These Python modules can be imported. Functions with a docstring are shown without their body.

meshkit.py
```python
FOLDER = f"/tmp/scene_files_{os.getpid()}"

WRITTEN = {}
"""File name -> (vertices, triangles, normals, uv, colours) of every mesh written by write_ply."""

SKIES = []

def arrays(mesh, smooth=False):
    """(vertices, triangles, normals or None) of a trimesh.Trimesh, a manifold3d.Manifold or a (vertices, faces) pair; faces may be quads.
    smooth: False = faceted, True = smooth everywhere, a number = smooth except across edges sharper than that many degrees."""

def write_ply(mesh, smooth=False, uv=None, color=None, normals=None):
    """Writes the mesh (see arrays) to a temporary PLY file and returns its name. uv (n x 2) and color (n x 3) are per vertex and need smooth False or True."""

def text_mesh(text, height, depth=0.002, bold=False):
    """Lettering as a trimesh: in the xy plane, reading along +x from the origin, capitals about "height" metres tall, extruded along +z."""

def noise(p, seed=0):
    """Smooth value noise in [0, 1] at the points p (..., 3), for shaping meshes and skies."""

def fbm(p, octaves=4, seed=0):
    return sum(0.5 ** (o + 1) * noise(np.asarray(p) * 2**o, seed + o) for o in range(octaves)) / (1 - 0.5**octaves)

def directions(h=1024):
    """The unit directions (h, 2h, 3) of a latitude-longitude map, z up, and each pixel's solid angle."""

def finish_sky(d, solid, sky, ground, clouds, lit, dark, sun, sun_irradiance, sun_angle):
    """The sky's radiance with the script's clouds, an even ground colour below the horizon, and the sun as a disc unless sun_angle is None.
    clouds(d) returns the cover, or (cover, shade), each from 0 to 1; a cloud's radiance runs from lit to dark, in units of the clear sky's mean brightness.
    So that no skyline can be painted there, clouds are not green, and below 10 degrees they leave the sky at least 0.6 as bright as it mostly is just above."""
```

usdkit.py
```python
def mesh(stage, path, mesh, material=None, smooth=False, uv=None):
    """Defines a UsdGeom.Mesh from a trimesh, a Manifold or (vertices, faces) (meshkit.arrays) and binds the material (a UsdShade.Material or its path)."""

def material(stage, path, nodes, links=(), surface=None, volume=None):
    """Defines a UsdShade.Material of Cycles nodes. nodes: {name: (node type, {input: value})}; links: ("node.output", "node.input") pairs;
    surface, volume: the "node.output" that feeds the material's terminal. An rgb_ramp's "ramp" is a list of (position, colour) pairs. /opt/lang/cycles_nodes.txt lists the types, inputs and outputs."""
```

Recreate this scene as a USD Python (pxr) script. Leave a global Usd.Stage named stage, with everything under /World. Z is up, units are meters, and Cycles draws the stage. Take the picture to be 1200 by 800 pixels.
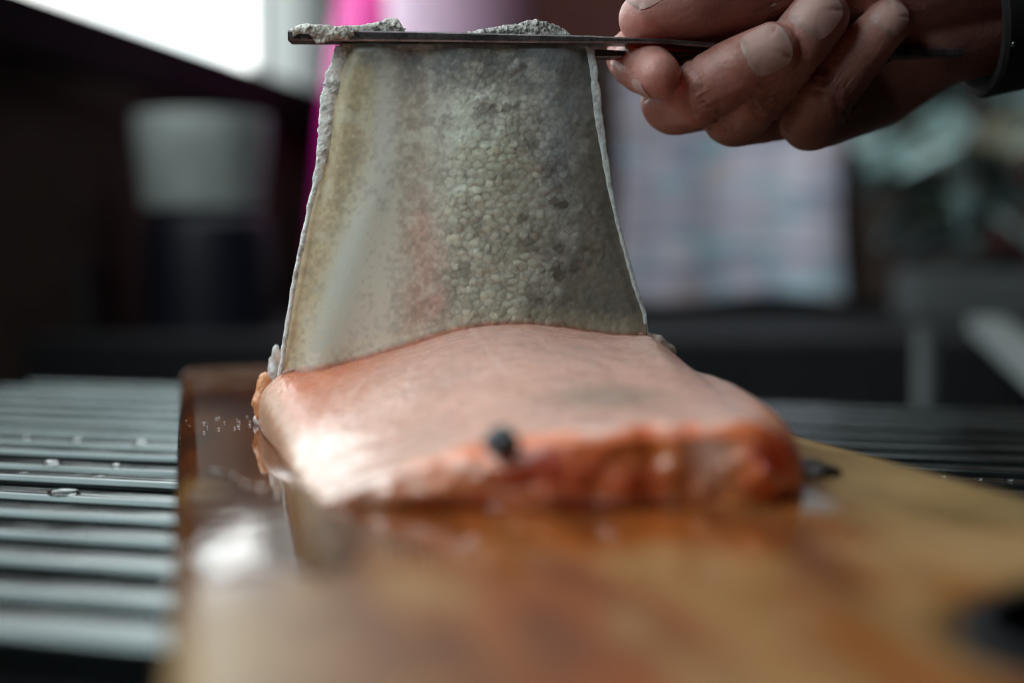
import math, random
import numpy as np, trimesh, manifold3d as m3
from shapely.geometry import Polygon, Point
from shapely import affinity
from scipy.interpolate import PchipInterpolator, RegularGridInterpolator
from scipy.spatial import cKDTree
from pxr import Usd, UsdGeom, UsdLux, UsdShade, Gf, Sdf, Vt
import usdkit, meshkit

random.seed(7); RNG = np.random.default_rng(7)
MM = 0.001
stage = Usd.Stage.CreateInMemory()
UsdGeom.SetStageUpAxis(stage, 'Z'); UsdGeom.SetStageMetersPerUnit(stage, 1.0)
UsdGeom.Xform.Define(stage, '/World'); UsdGeom.Scope.Define(stage, '/World/Looks')

# ------------------------------------------------------------------ camera
# all geometry below is planned in millimetres, with the board's top at z = 0 and the camera at (0, 0, 38)
FPX, CAMZ = 1590.0, 38.0
PITCH = math.atan(102 / FPX)
cam = UsdGeom.Camera.Define(stage, '/World/camera')
cam.AddTranslateOp().Set(Gf.Vec3d(0, 0, CAMZ * MM)); cam.AddRotateXOp().Set(90 - math.degrees(PITCH))
cam.CreateHorizontalApertureAttr(36.0); cam.CreateFocalLengthAttr(36.0 * FPX / 1200)
cam.CreateFStopAttr(5.0); cam.CreateFocusDistanceAttr(0.297)
cam.CreateClippingRangeAttr(Gf.Vec2f(0.01, 50)); cam.CreateExposureAttr(0.4)

# ------------------------------------------------------------------ added fill lights, all unseen
def rect_light(name, at, look, w, h, power, color, label):
    l = UsdLux.RectLight.Define(stage, '/World/' + name)
    l.CreateWidthAttr(w); l.CreateHeightAttr(h); l.CreateIntensityAttr(power); l.CreateColorAttr(Gf.Vec3f(*color)); l.CreateNormalizeAttr(False)
    z = np.array(at, float) - np.array(look, float); z /= np.linalg.norm(z)          # shines along -z
    x = np.cross([0, 0, 1.0], z); x = x / np.linalg.norm(x) if np.linalg.norm(x) > 1e-6 else np.array([1.0, 0, 0]); y = np.cross(z, x)
    l.AddTransformOp().Set(Gf.Matrix4d(*x, 0, *y, 0, *z, 0, *map(float, at), 1))
    l.GetPrim().SetCustomDataByKey('label', label); l.GetPrim().SetCustomDataByKey('category', 'fill_light')
    return l
WINDOW_STRENGTH = 2.8
rect_light('overhead_fill', (-0.35, 0.55, 1.5), (0.0, 0.33, 0), 0.7, 0.7, 1.2, (0.93, 1.0, 1.0), 'unseen soft cool fill light added above the board')  # added overhead fill for the upper surfaces
rect_light('back_fill', (0.05, 0.95, 1.25), (0.08, 1.12, 0.0), 0.5, 0.5, 3.2, (0.94, 0.98, 1.0), 'unseen soft white fill light added above the back counter')  # added to brighten the cloth and light the skin from behind
rect_light('front_fill', (-0.43, -0.12, 0.56), (0.0, 0.29, 0.05), 0.3, 0.3, 7.0, (0.92, 1.0, 1.0), 'unseen soft cool fill light added at the left behind the viewer')  # added fill from front left for the skin and the fillet

# ------------------------------------------------------------------ helpers
def P(px, py, Y):
    """The point (mm) at depth Y on the ray that the plan's measurements give as (px, py)."""
    px, py, Y = np.broadcast_arrays(np.asarray(px, float), np.asarray(py, float), np.asarray(Y, float))
    a, b = (px - 600) / FPX, (400 - py) / FPX
    dy = math.cos(PITCH) + b * math.sin(PITCH); dz = -math.sin(PITCH) + b * math.cos(PITCH)
    s = Y / dy
    return np.stack([a * s, Y, CAMZ + dz * s], -1)

taken = {}
def path_of(name, parent):
    base = parent + '/' + name
    n = taken.get(base, -1) + 1; taken[base] = n
    return base if n == 0 else f'{base}_{n:03d}'

def tag(prim, label=None, cat=None, group=None, kind=None):
    for k, v in (('label', label), ('category', cat), ('group', group), ('kind', kind)):
        if v: prim.SetCustomDataByKey(k, v)
    return prim

def thing(name, label=None, cat=None, group=None, kind=None, at=(0, 0, 0)):
    x = UsdGeom.Xform.Define(stage, path_of(name, '/World'))
    if any(at): x.AddTranslateOp().Set(Gf.Vec3d(*[c * MM for c in at]))
    return tag(x.GetPrim(), label, cat, group, kind)

def obj(name, mesh, mat, parent=None, smooth=True, label=None, cat=None, group=None, kind=None, **primvars):
    """One Mesh prim, given in millimetres; primvars are per-vertex colours (n x 3) or numbers (n)."""
    if hasattr(mesh, 'to_mesh'):
        mm = mesh.to_mesh(); mesh = (mm.vert_properties[:, :3], mm.tri_verts)
    if isinstance(mesh, tuple): v, f = np.asarray(mesh[0], float), np.asarray(mesh[1], int)
    else: v, f = np.array(mesh.vertices), np.array(mesh.faces)
    pth = path_of(name, str(parent.GetPath()) if parent else '/World')
    m = usdkit.mesh(stage, pth, (v * MM, f), LOOK[mat] if isinstance(mat, str) else mat, smooth=smooth)
    for k, a in primvars.items():
        a = np.asarray(a, np.float32)
        if a.ndim == 1: UsdGeom.PrimvarsAPI(m).CreatePrimvar(k, Sdf.ValueTypeNames.FloatArray, 'vertex').Set(Vt.FloatArray.FromNumpy(a))
        else: UsdGeom.PrimvarsAPI(m).CreatePrimvar(k, Sdf.ValueTypeNames.Color3fArray, 'vertex').Set(Vt.Vec3fArray.FromNumpy(a))
    return tag(m.GetPrim(), label, cat, group, kind)

def grid_faces(n, m, flip=False):
    i, j = np.meshgrid(np.arange(n - 1), np.arange(m - 1), indexing='ij')
    a = (i * m + j).ravel(); b, c, d = a + m, a + m + 1, a + 1
    f = np.vstack([np.stack([a, b, c], 1), np.stack([a, c, d], 1)])
    return f[:, ::-1] if flip else f

def grid_normals(G):
    du, dv = np.gradient(G, axis=0), np.gradient(G, axis=1)
    n = np.cross(du, dv); return n / np.maximum(np.linalg.norm(n, axis=-1, keepdims=True), 1e-9)

def sheet(G, thick):
    """A closed sheet: grid G (n, m, 3) is its seen face, thick its thickness behind that face."""
    n, m = G.shape[:2]
    N = grid_normals(G)
    if N[..., 1].mean() > 0: N = -N; flip = True
    else: flip = False
    B = G - N * (thick if np.ndim(thick) == 0 else np.asarray(thick)[..., None])
    v = np.vstack([G.reshape(-1, 3), B.reshape(-1, 3)])
    f1, f2 = grid_faces(n, m, flip), grid_faces(n, m, not flip) + n * m
    idx = np.arange(n * m).reshape(n, m)
    loop = np.concatenate([idx[0, :-1], idx[:-1, -1], idx[-1, :0:-1], idx[:0:-1, 0]])
    nxt = np.roll(loop, -1); q = np.vstack([np.stack([loop, nxt, nxt + n * m], 1), np.stack([loop, nxt + n * m, loop + n * m], 1)])
    t = trimesh.Trimesh(v, np.vstack([f1, f2, q]), process=False)
    q2 = trimesh.Trimesh(v, np.vstack([f1, f2, q[:, ::-1]]), process=False)
    return t if t.is_winding_consistent else q2

def box(a, b, r=0.0):
    a, b = np.minimum(a, b).astype(float), np.maximum(a, b).astype(float)
    if r <= 0:
        m = trimesh.creation.box(b - a); m.apply_translation((a + b) / 2); return m
    pts = []
    for c in np.ndindex(2, 2, 2):
        q = np.where(c, b - r, a + r); s = trimesh.creation.icosphere(1, r); pts.append(s.vertices + q)
    return trimesh.convex.convex_hull(np.vstack(pts))

def lathe(profile, at=(0, 0, 0), n=40):
    m = trimesh.creation.revolve(np.asarray(profile, float), sections=n); m.apply_translation(at); return m

def smoothstep(a, b, x):
    t = np.clip((x - a) / (b - a), 0, 1); return t * t * (3 - 2 * t)

def mixc(base, c, w):
    w = np.clip(w, 0, 1)[..., None]; return base * (1 - w) + np.asarray(c) * w

def blob(px, py, cx, cy, rx, ry, ang=0.0):
    c, s = math.cos(ang), math.sin(ang); dx, dy = px - cx, py - cy
    return np.exp(-(((dx * c + dy * s) / rx) ** 2 + ((-dx * s + dy * c) / ry) ** 2))

# ------------------------------------------------------------------ materials
LOOK = {}
def mat(name, nodes, links=(), surface='p.BSDF', volume=None):
    LOOK[name] = usdkit.material(stage, '/World/Looks/' + name, nodes, links, surface=surface, volume=volume)

def plain(name, color, rough=0.5, metal=0.0, bump=0.0, bscale=200, var=0.15, spec=0.5, coat=0.0, vscale=40, **extra):
    """A principled surface with a little uneven colour, gloss and relief."""
    c = np.asarray(color, float)
    nodes = {'g': ('geometry', {}), 'n': ('noise_texture', {'scale': vscale, 'detail': 5}), 'nb': ('noise_texture', {'scale': bscale, 'detail': 4}),
             'r': ('rgb_ramp', {'ramp': [(0.3, tuple(c * (1 - var))), (0.7, tuple(np.minimum(c * (1 + var), 1)))]}),
             'mr': ('map_range', {'from_min': 0.3, 'from_max': 0.7, 'to_min': max(rough - 0.08, 0.02), 'to_max': min(rough + 0.08, 1)}),
             'p': ('principled_bsdf', {'metallic': metal, 'specular_ior_level': spec, 'coat_weight': coat, **extra})}
    links = [('g.position', 'n.vector'), ('g.position', 'nb.vector'), ('n.fac', 'r.fac'), ('r.color', 'p.base_color'), ('nb.fac', 'mr.value'), ('mr.result', 'p.roughness')]
    if bump:
        nodes['b'] = ('bump', {'strength': 0.6, 'distance': bump}); links += [('nb.fac', 'b.height'), ('b.normal', 'p.normal')]
    mat(name, nodes, links)

def tinted(name, rough=0.4, wet=None, bump=0.0, bscale=900, detail=5, sss=0.0, sscale=0.002, sradius=(1, 0.4, 0.25), spec=0.5, coat=0.0, coat_rough=0.05, bstrength=0.6, extra_nodes=None, extra_links=(), surface='p.BSDF'):
    """A surface whose own colour is the mesh's primvar col; primvar wet (0..1) takes the roughness from rough down to wet."""
    nodes = {'g': ('geometry', {}), 'c': ('attribute', {'attribute': 'col'}), 'nb': ('noise_texture', {'scale': bscale, 'detail': detail, 'roughness': 0.6}),
             'p': ('principled_bsdf', {'roughness': rough, 'specular_ior_level': spec, 'subsurface_weight': sss, 'subsurface_scale': sscale, 'subsurface_radius': sradius, 'coat_weight': coat, 'coat_roughness': coat_rough})}
    links = [('c.color', 'p.base_color'), ('g.position', 'nb.vector')]
    if bump:
        nodes['b'] = ('bump', {'strength': bstrength, 'distance': bump}); links += [('nb.fac', 'b.height'), ('b.normal', 'p.normal')]
    if wet is not None:
        nodes['w'] = ('attribute', {'attribute': 'wet'}); nodes['mr'] = ('map_range', {'to_min': rough, 'to_max': wet})
        links += [('w.fac', 'mr.value'), ('mr.result', 'p.roughness')]
    nodes.update(extra_nodes or {}); taken_in = {b for a, b in extra_links}; links = [l for l in links if l[1] not in taken_in] + list(extra_links)
    mat(name, nodes, links, surface)

mat('window_light', {'g': ('geometry', {}), 'n': ('noise_texture', {'scale': 3.0, 'detail': 3}), 'r': ('rgb_ramp', {'ramp': [(0.3, (0.80, 0.97, 1.0)), (0.65, (0.97, 1.0, 0.98))]}), 'e': ('emission', {'strength': WINDOW_STRENGTH})},
    [('g.position', 'n.vector'), ('n.fac', 'r.fac'), ('r.color', 'e.color')], surface='e.emission')
mat('window_light_dim', {'e': ('emission', {'strength': 0.5, 'color': (0.88, 1.0, 0.98)})}, surface='e.emission')
plain('steel', (0.072, 0.088, 0.09), rough=0.19, metal=0.9, bump=0.0, bscale=60)
plain('blade_steel', (0.17, 0.16, 0.165), rough=0.35, metal=0.85, bump=0.0001, bscale=1500, var=0.4, vscale=300)
tinted('board_wood', rough=0.5, wet=0.05, bump=0.00012, bscale=260, detail=6, spec=0.5, bstrength=0.3,
       extra_nodes={'iv': ('map_range', {'to_min': 1.0, 'to_max': 0.08}), 'hm': ('math', {'math_type': 'multiply'})},
       extra_links=[('w.fac', 'iv.value'), ('iv.result', 'hm.value1'), ('nb.fac', 'hm.value2'), ('hm.value', 'b.height')])
tinted('flesh', rough=0.40, wet=0.10, spec=1.0, bump=0.0010, bscale=170, detail=3, sss=0.35, sscale=0.003, sradius=(1, 0.35, 0.2), bstrength=0.7,
       extra_nodes={'uv': ('uvmap', {'attribute': 'st'}), 'mp': ('mapping', {'scale': (1.0, 1.0, 1.0)}), 'wv': ('wave_texture', {'scale': 26.0, 'distortion': 1.6, 'detail': 3, 'detail_scale': 1.2, 'bands_direction': 'y'}),
                    'gr': ('attribute', {'attribute': 'grain'}), 'ml': ('math', {'math_type': 'multiply'}), 'b2': ('bump', {'strength': 0.7, 'distance': 0.00025})},
       extra_links=[('uv.UV', 'mp.vector'), ('mp.vector', 'wv.vector'), ('wv.fac', 'ml.value1'), ('gr.fac', 'ml.value2'), ('ml.value', 'b2.height'), ('b.normal', 'b2.normal'), ('b2.normal', 'p.normal')])
tinted('fish_skin', rough=0.5, wet=0.26, bump=0.00025, bscale=1600, bstrength=0.45, spec=0.5,
       extra_nodes={'tr': ('translucent_bsdf', {}), 'mx': ('mix_closure', {'fac': 0.55})}, extra_links=[('c.color', 'tr.color'), ('p.BSDF', 'mx.closure1'), ('tr.BSDF', 'mx.closure2')], surface='mx.closure')
tinted('scale_skin', rough=0.45, wet=0.26, bump=0.0002, bscale=1600, bstrength=0.4, spec=0.5)
tinted('scale_skin', rough=0.45, wet=0.24, bump=0.0002, bscale=1600, bstrength=0.4, spec=0.5)
tinted('torn_membrane', rough=0.3, bump=0.0004, bscale=1300, sss=0.4, sscale=0.002, sradius=(1, 0.9, 0.8), bstrength=0.7, spec=0.6)
tinted('hand_skin', rough=0.43, bump=0.00045, bscale=900, sss=0.3, sscale=0.0022, sradius=(1, 0.35, 0.2), bstrength=0.55, detail=7)
tinted('nail', rough=0.42, spec=0.35, bump=0.00006, bscale=900, sss=0.2, sscale=0.001)
plain('black_strap', (0.012, 0.013, 0.017), rough=0.55, bump=0.0002, bscale=1500)
plain('peppercorn', (0.09, 0.10, 0.12), rough=0.55, bump=0.0006, bscale=900)
plain('mound_dark', (0.03, 0.022, 0.02), rough=0.3, bump=0.0004, bscale=600)
mat('water', {'f': ('fresnel', {'IOR': 1.36}), 't': ('transparent_bsdf', {'color': (0.93, 0.86, 0.84)}), 'g': ('glossy_bsdf', {'roughness': 0.06, 'color': (1, 1, 1)}), 'm': ('mix_closure', {}),
              'q': ('geometry', {}), 'n': ('noise_texture', {'scale': 130, 'detail': 2}), 'b': ('bump', {'strength': 0.12, 'distance': 0.0003})},
    [('f.fac', 'm.fac'), ('t.BSDF', 'm.closure1'), ('g.BSDF', 'm.closure2'), ('q.position', 'n.vector'), ('n.fac', 'b.height'), ('b.normal', 'g.normal')], surface='m.closure')
mat('droplet', {'p': ('principled_bsdf', {'transmission_weight': 1.0, 'roughness': 0.02, 'ior': 1.33, 'base_color': (1, 1, 1)})})
plain('counter_black', (0.016, 0.017, 0.019), rough=0.7, spec=0.2, bump=0.0004, bscale=90)
plain('wall_dark', (0.15, 0.06, 0.052), rough=0.95, spec=0.02, bump=0.002, bscale=20)
plain('wall_black', (0.085, 0.060, 0.052), rough=0.95, spec=0.02, bump=0.002, bscale=20)
plain('frame_dark', (0.015, 0.012, 0.014), rough=0.6, spec=0.02)
plain('white_plastic', (0.44, 0.50, 0.48), rough=0.45, bump=0.0003, bscale=60)
plain('navy_plastic', (0.008, 0.009, 0.02), rough=0.5)
plain('black_glass', (0.008, 0.010, 0.008), rough=0.3)
plain('grey_ceramic', (0.10, 0.11, 0.115), rough=0.5)
plain('magenta_plastic', (0.55, 0.012, 0.27), rough=0.35, subsurface_weight=0.4, subsurface_scale=0.02)
plain('pink_plastic', (0.75, 0.30, 0.52), rough=0.4, subsurface_weight=0.4, subsurface_scale=0.02)
plain('lilac_plastic', (0.50, 0.36, 0.50), rough=0.4, subsurface_weight=0.3, subsurface_scale=0.02)
plain('grey_plastic', (0.035, 0.04, 0.038), rough=0.6)
plain('pale_metal', (0.40, 0.45, 0.45), rough=0.4, metal=0.5)
plain('leaf_pale', (0.38, 0.52, 0.52), rough=0.45, var=0.5, vscale=15)
plain('leaf_dark', (0.03, 0.05, 0.04), rough=0.5, var=0.4)
plain('leaf_olive', (0.30, 0.28, 0.20), rough=0.5, var=0.4, vscale=15)
plain('pot_clay', (0.03, 0.028, 0.027), rough=0.7)

# ------------------------------------------------------------------ setting: walls, counter, basin
A = P(30, 0, 900.0); B = P(400, 120, 1507.0)
SILL = A[2]
wd = (B - A)[:2] / np.linalg.norm((B - A)[:2]); wn = np.array([wd[1], -wd[0]])          # along the window wall, and into the room
def W(t, z, out=0.0):
    """A point on the window wall: t mm along it from the depth of the viewer's eye, z high, out mm into the room."""
    t0 = A[:2] - wd * (A[1] / wd[1]); q = t0 + wd * t + wn * out; return np.array([q[0], q[1], z])
def wbox(t0, t1, z0, z1, o0, o1):
    v = np.array([W(t, z, o) for t in (t0, t1) for z in (z0, z1) for o in (o0, o1)])
    return trimesh.convex.convex_hull(v)
tW0, tW1 = -20.0, 1497.0
obj('wall_left', trimesh.util.concatenate([wbox(-900, 1800, -400, SILL - 40, -90, 0), wbox(tW1 + 40, 1800, SILL - 40, 1500, -90, 0), wbox(-900, tW0 - 40, SILL - 40, 1500, -90, 0), wbox(tW0 - 40, tW1 + 40, 1000, 1500, -90, 0)]), 'wall_black', kind='structure', smooth=30)
obj('wall_back', box((-700, 1900, -400), (1500, 1960, 1500)), 'wall_dark', kind='structure', smooth=False)
obj('counter', box((-600, 890, -400), (1400, 1898, -17), 3), 'counter_black', kind='structure', smooth=30)
obj('sink_floor', box((-800, -400, -260), (1400, 885, -220)), 'counter_black', kind='structure', smooth=False)

win = thing('window', 'bright frosted window above the dark sill at upper left', 'window')
ps = [tW0, 450, 905, 1370, tW1]
for k in range(4):
    obj('pane', wbox(ps[k] + 6, ps[k + 1] - 6, SILL + 2, 985, -34, -30), 'window_light' if k < 3 else 'window_light_dim', win, smooth=False)
for k in range(1, 4):
    obj('mullion', wbox(ps[k] - 6, ps[k] + 6, SILL + 2, 985, -40, -20), 'white_plastic', win, smooth=False)
obj('frame', trimesh.util.concatenate([wbox(tW0 - 38, tW0 + 6, SILL - 38, 998, -60, -2), wbox(tW1 - 6, tW1 + 38, SILL - 38, 998, -60, -2), wbox(tW0 + 6, tW1 - 6, 985, 998, -60, -2)]), 'white_plastic', win, smooth=False)
obj('sill', wbox(tW0 - 30, tW1 + 34, SILL - 38, SILL, -62, 14), 'frame_dark', win, smooth=False)

# ------------------------------------------------------------------ sink rack of flat bars
SL = 0.29; cs = 1 / math.sqrt(1 + SL * SL); bdir = np.array([cs, -SL * cs]); bper = np.array([SL * cs, cs])
rack = thing('drying_rack', 'row of flat stainless steel bars laid under the wooden board', 'rack')
RZ = -12.0
rng_bar = np.random.default_rng(3)
def bar_mesh(x0, x1, w, h, r=1.7):
    prof = []
    for cx, cz, a0 in ((w / 2 - r, -r, 0), (-w / 2 + r, -r, 90), (-w / 2 + r, -h + r, 180), (w / 2 - r, -h + r, 270)):
        for a in np.linspace(a0, a0 + 90, 7): prof.append((cx + r * math.cos(math.radians(a)), cz + r * math.sin(math.radians(a))))
        if a0 == 0: prof += [(xg, rng_bar.normal(0, 0.035)) for xg in np.linspace(w / 2 - r - 0.5, -w / 2 + r + 0.5, 11)]
    prof = np.array(prof); crown = 0.14 * (1 - (prof[:, 0] / (w / 2)) ** 2) * (prof[:, 1] > -r)
    prof[:, 1] += crown
    n = len(prof); xs = np.array([x0, x1]); V = np.array([[x, p[0], p[1]] for x in xs for p in prof])
    F = []
    for k in range(n):
        a, b = k, (k + 1) % n; F += [(a, a + n, b + n), (a, b + n, b)]
    F += [(0, k, k + 1) for k in range(1, n - 1)] + [(n, n + k + 1, n + k) for k in range(1, n - 1)]
    m = trimesh.Trimesh(V, np.array(F), process=False); m.fix_normals(); return m
bars_w = [163.6 + 18.6 * k for k in range(18)]
for w0 in bars_w:
    m = bar_mesh(-330, 420, 10.0, 7.0)
    rot = np.eye(4); rot[:2, 0] = bdir; rot[:2, 1] = bper
    m.apply_transform(rot); c = bper * (w0 * cs); m.apply_translation((c[0], c[1], RZ + rng_bar.normal(0, 0.25)))
    obj('bar', m, 'steel', rack, smooth=40)

# ------------------------------------------------------------------ cutting board
bd = np.array([-0.2325, 0.9726]); bp = np.array([0.9726, 0.2325])
def board_xy(u, v):                                                  # u across, v along
    o = np.array([-32.0, 123.0]); return o + np.outer(np.ravel(u), bp) + np.outer(np.ravel(v), bd)
BWID = 122.0
pl = Polygon([(0, -60), (BWID + 14, -60), (BWID, 345), (0, 345)]).buffer(-14).buffer(14, 16)
hole = affinity.scale(Point(107, -15).buffer(1, 32), 31, 25)
pl = pl.difference(hole)
dens = lambda ring: [ring.interpolate(d).coords[0] for d in np.arange(0, ring.length, 2.0)]
pl = Polygon(dens(pl.exterior), [dens(r) for r in pl.interiors])
cs2 = m3.CrossSection([np.array(pl.exterior.coords)[:-1]] + [np.array(r.coords)[:-1] for r in pl.interiors], m3.FillRule.EvenOdd)
bm = m3.Manifold.extrude(cs2, 12.0).translate((0, 0, -12)).refine_to_length(2.2)
mm = bm.to_mesh(); v = np.array(mm.vert_properties[:, :3], float); f = np.array(mm.tri_verts)
from shapely import points as shp_points, distance as shp_distance
dist = shp_distance(shp_points(v[:, :2]), pl.boundary)
R = 3.2; inset = np.clip(R - dist, 0, R); drop = R - np.sqrt(R * R - inset * inset)
top, bot = v[:, 2] > -0.01, v[:, 2] < -11.99
U, V_ = v[:, 0].copy(), v[:, 1].copy()
wav = (meshkit.fbm(np.stack([U / 34, V_ / 50, 0 * U], 1), 3, 5) - 0.5) * (0.35 - 0.29 * smoothstep(80, 110, V_)) * np.clip(dist / 12, 0, 1)
v[top, 2] += -drop[top] + wav[top]; v[bot, 2] += drop[bot]
xy = board_xy(U, V_); v3 = np.column_stack([xy, v[:, 2]])
# colour of the wood: grain along the board, a dark heartwood streak at the far left with the mirrored dark wall painted in, tan sapwood on the right
warp = (meshkit.fbm(np.stack([U / 30, V_ / 90, v[:, 2] / 20], 1), 3, 11) - 0.5) * 26
g1 = meshkit.fbm(np.stack([(U + warp) / 7, V_ / 130, v[:, 2] / 9], 1), 4, 2); g2 = meshkit.fbm(np.stack([(U + warp) / 1.6, V_ / 60, v[:, 2] / 3], 1), 3, 8)
pat = meshkit.fbm(np.stack([U / 26, V_ / 40, 0 * U], 1), 3, 21)
col = np.tile([0.31, 0.10, 0.02], (len(v), 1))
col = mixc(col, [0.27, 0.065, 0.012], smoothstep(0.42, 0.62, pat) * 0.85)
col = mixc(col, [0.31, 0.195, 0.075], smoothstep(66, 118, U + (g1 - .5) * 60))
col = mixc(col, [0.30, 0.19, 0.065], smoothstep(40, 4, U) * smoothstep(150, 90, V_) * 0.8)
col = mixc(col, [0.060, 0.020, 0.011], smoothstep(95, 125, V_ + (pat - 0.5) * 70) * smoothstep(78, 50, U + (pat - 0.5) * 30) * 0.95)
col = mixc(col, [0.26, 0.15, 0.10], smoothstep(255, 285, V_ + (pat - 0.5) * 60) * 0.9)  # paler back end: dim window reflection painted into the wood colour
col = mixc(col, [0.13, 0.05, 0.02], smoothstep(0.55, 0.75, g1) * 0.55)
pt2 = meshkit.fbm(np.stack([(U + warp * .6) / 11, V_ / 26, 0 * U + 4], 1), 3, 91)
col = mixc(col, [0.13, 0.035, 0.010], smoothstep(0.53, 0.66, pt2) * 0.75 * smoothstep(112, 80, U)); col = mixc(col, [0.36, 0.21, 0.085], smoothstep(0.46, 0.34, pt2) * 0.7 * smoothstep(60, 30, V_)); col *= (0.72 + 0.56 * g2)[:, None]
wet = smoothstep(0.36, 0.62, meshkit.fbm(np.stack([U / 40, V_ / 45, 0 * U], 1), 4, 33)) * 0.75 + smoothstep(30, 48, V_ + (pat - .5) * 40) * smoothstep(112, 92, U + (g1 - .5) * 40)
wet = wet * (1 - 0.75 * smoothstep(40, 15, V_) * smoothstep(70, 45, U)); dkz = smoothstep(95, 118, V_ + (g1 - .5) * 20) * smoothstep(80, 60, U) * smoothstep(292, 268, V_ + (pat - 0.5) * 60); wet = np.maximum(wet, dkz); wet = np.clip(wet, 0, 1) * (v[:, 2] > -6)
board = obj('cutting_board', (v3, f), 'board_wood', smooth=True, label='wet wooden cutting board with rounded corners under the salmon', cat='cutting board', col=col, wet=wet)

# added black ring standing in for the shade inside the hanging hole near the front
hr = np.array(hole.exterior.coords)[:-1][::-1]; hi = np.array(affinity.scale(hole, 0.93, 0.91).exterior.coords)[:-1][::-1]; nh_ = len(hr)
hv_ = np.vstack([np.column_stack([board_xy(r[:, 0], r[:, 1]), np.full(nh_, zz)]) for r, zz in ((hr, -13.5), (hr, 0.4), (hi, 0.8), (hi, -13.5))])
hf = np.vstack([[(a + k, a + (k + 1) % nh_, b + (k + 1) % nh_), (a + k, b + (k + 1) % nh_, b + k)] for k in range(nh_) for a, b in ((0, nh_), (nh_, 2 * nh_), (2 * nh_, 3 * nh_), (3 * nh_, 0))])
hm_ = trimesh.Trimesh(hv_, hf, process=False); hm_.fix_normals(); obj('hole_shade', hm_, 'counter_black', board, smooth=40, label='added black ring standing in for shade inside the hanging hole')

# ------------------------------------------------------------------ salmon fillet
YF = 300.0                                                          # depth of the fold where the skin leaves the flesh
fold_px = np.array([300, 312, 328, 380, 430, 480, 520, 560, 600, 650, 700, 730, 757, 775, 800.]); fold_py = np.array([452, 446, 437, 428, 415, 400, 387, 379, 376, 380, 388, 391, 391, 400, 420.])
fold = PchipInterpolator(fold_px, fold_py)
fp = P(fold_px, fold_py, YF); zfold = PchipInterpolator(fp[:, 0], fp[:, 2])
fr_px = np.array([330, 380, 430, 490, 560, 650, 750, 850, 925, 950.]); fr_py = np.array([580, 566, 551, 534, 515, 497, 489, 487, 496, 512.])
ff = P(fr_px, fr_py, 214.0); zfront = PchipInterpolator(ff[:, 0], ff[:, 2])
left = PchipInterpolator([200, 207, 235, 262, 290, 315, 330, 345], [-27, -30, -38.5, -46, -54, -59, -60, -56])
right = PchipInterpolator([200, 206, 215, 235, 262, 285, 300, 318, 345], [39, 42, 46.5, 49.5, 48.5, 43.5, 40, 38, 30])
def Htop(x, Y):
    w = smoothstep(306, 212, Y) * 0.5 + np.clip((303 - Y) / 90, 0, 1) * 0.5
    za = zfold(np.clip(x, fp[0, 0], fp[-1, 0])); zb = zfront(np.clip(x, ff[0, 0], ff[-1, 0]))
    return za * (1 - w) + zb * w
nu, nv = 220, 240
us = np.sin(np.linspace(-1, 1, nu) * math.pi / 2)
Ys = np.concatenate([np.linspace(346, 207.5, nv - 24), 207.5 - 3.5 * np.sin(np.linspace(0, math.pi / 2, 25))[1:]])
UU, YY = np.meshgrid(us, Ys, indexing='ij')
Lx, Rx = left(YY), right(YY); X = (Lx + Rx) / 2 + (Rx - Lx) / 2 * UU
front_wob = 7.0 * (meshkit.fbm(np.stack([X / 14, 0 * X, 0 * X], -1), 3, 4) - 0.5)
nl, nr = 2.6 + 2.4 * smoothstep(240, 300, YY), 6.0
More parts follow.
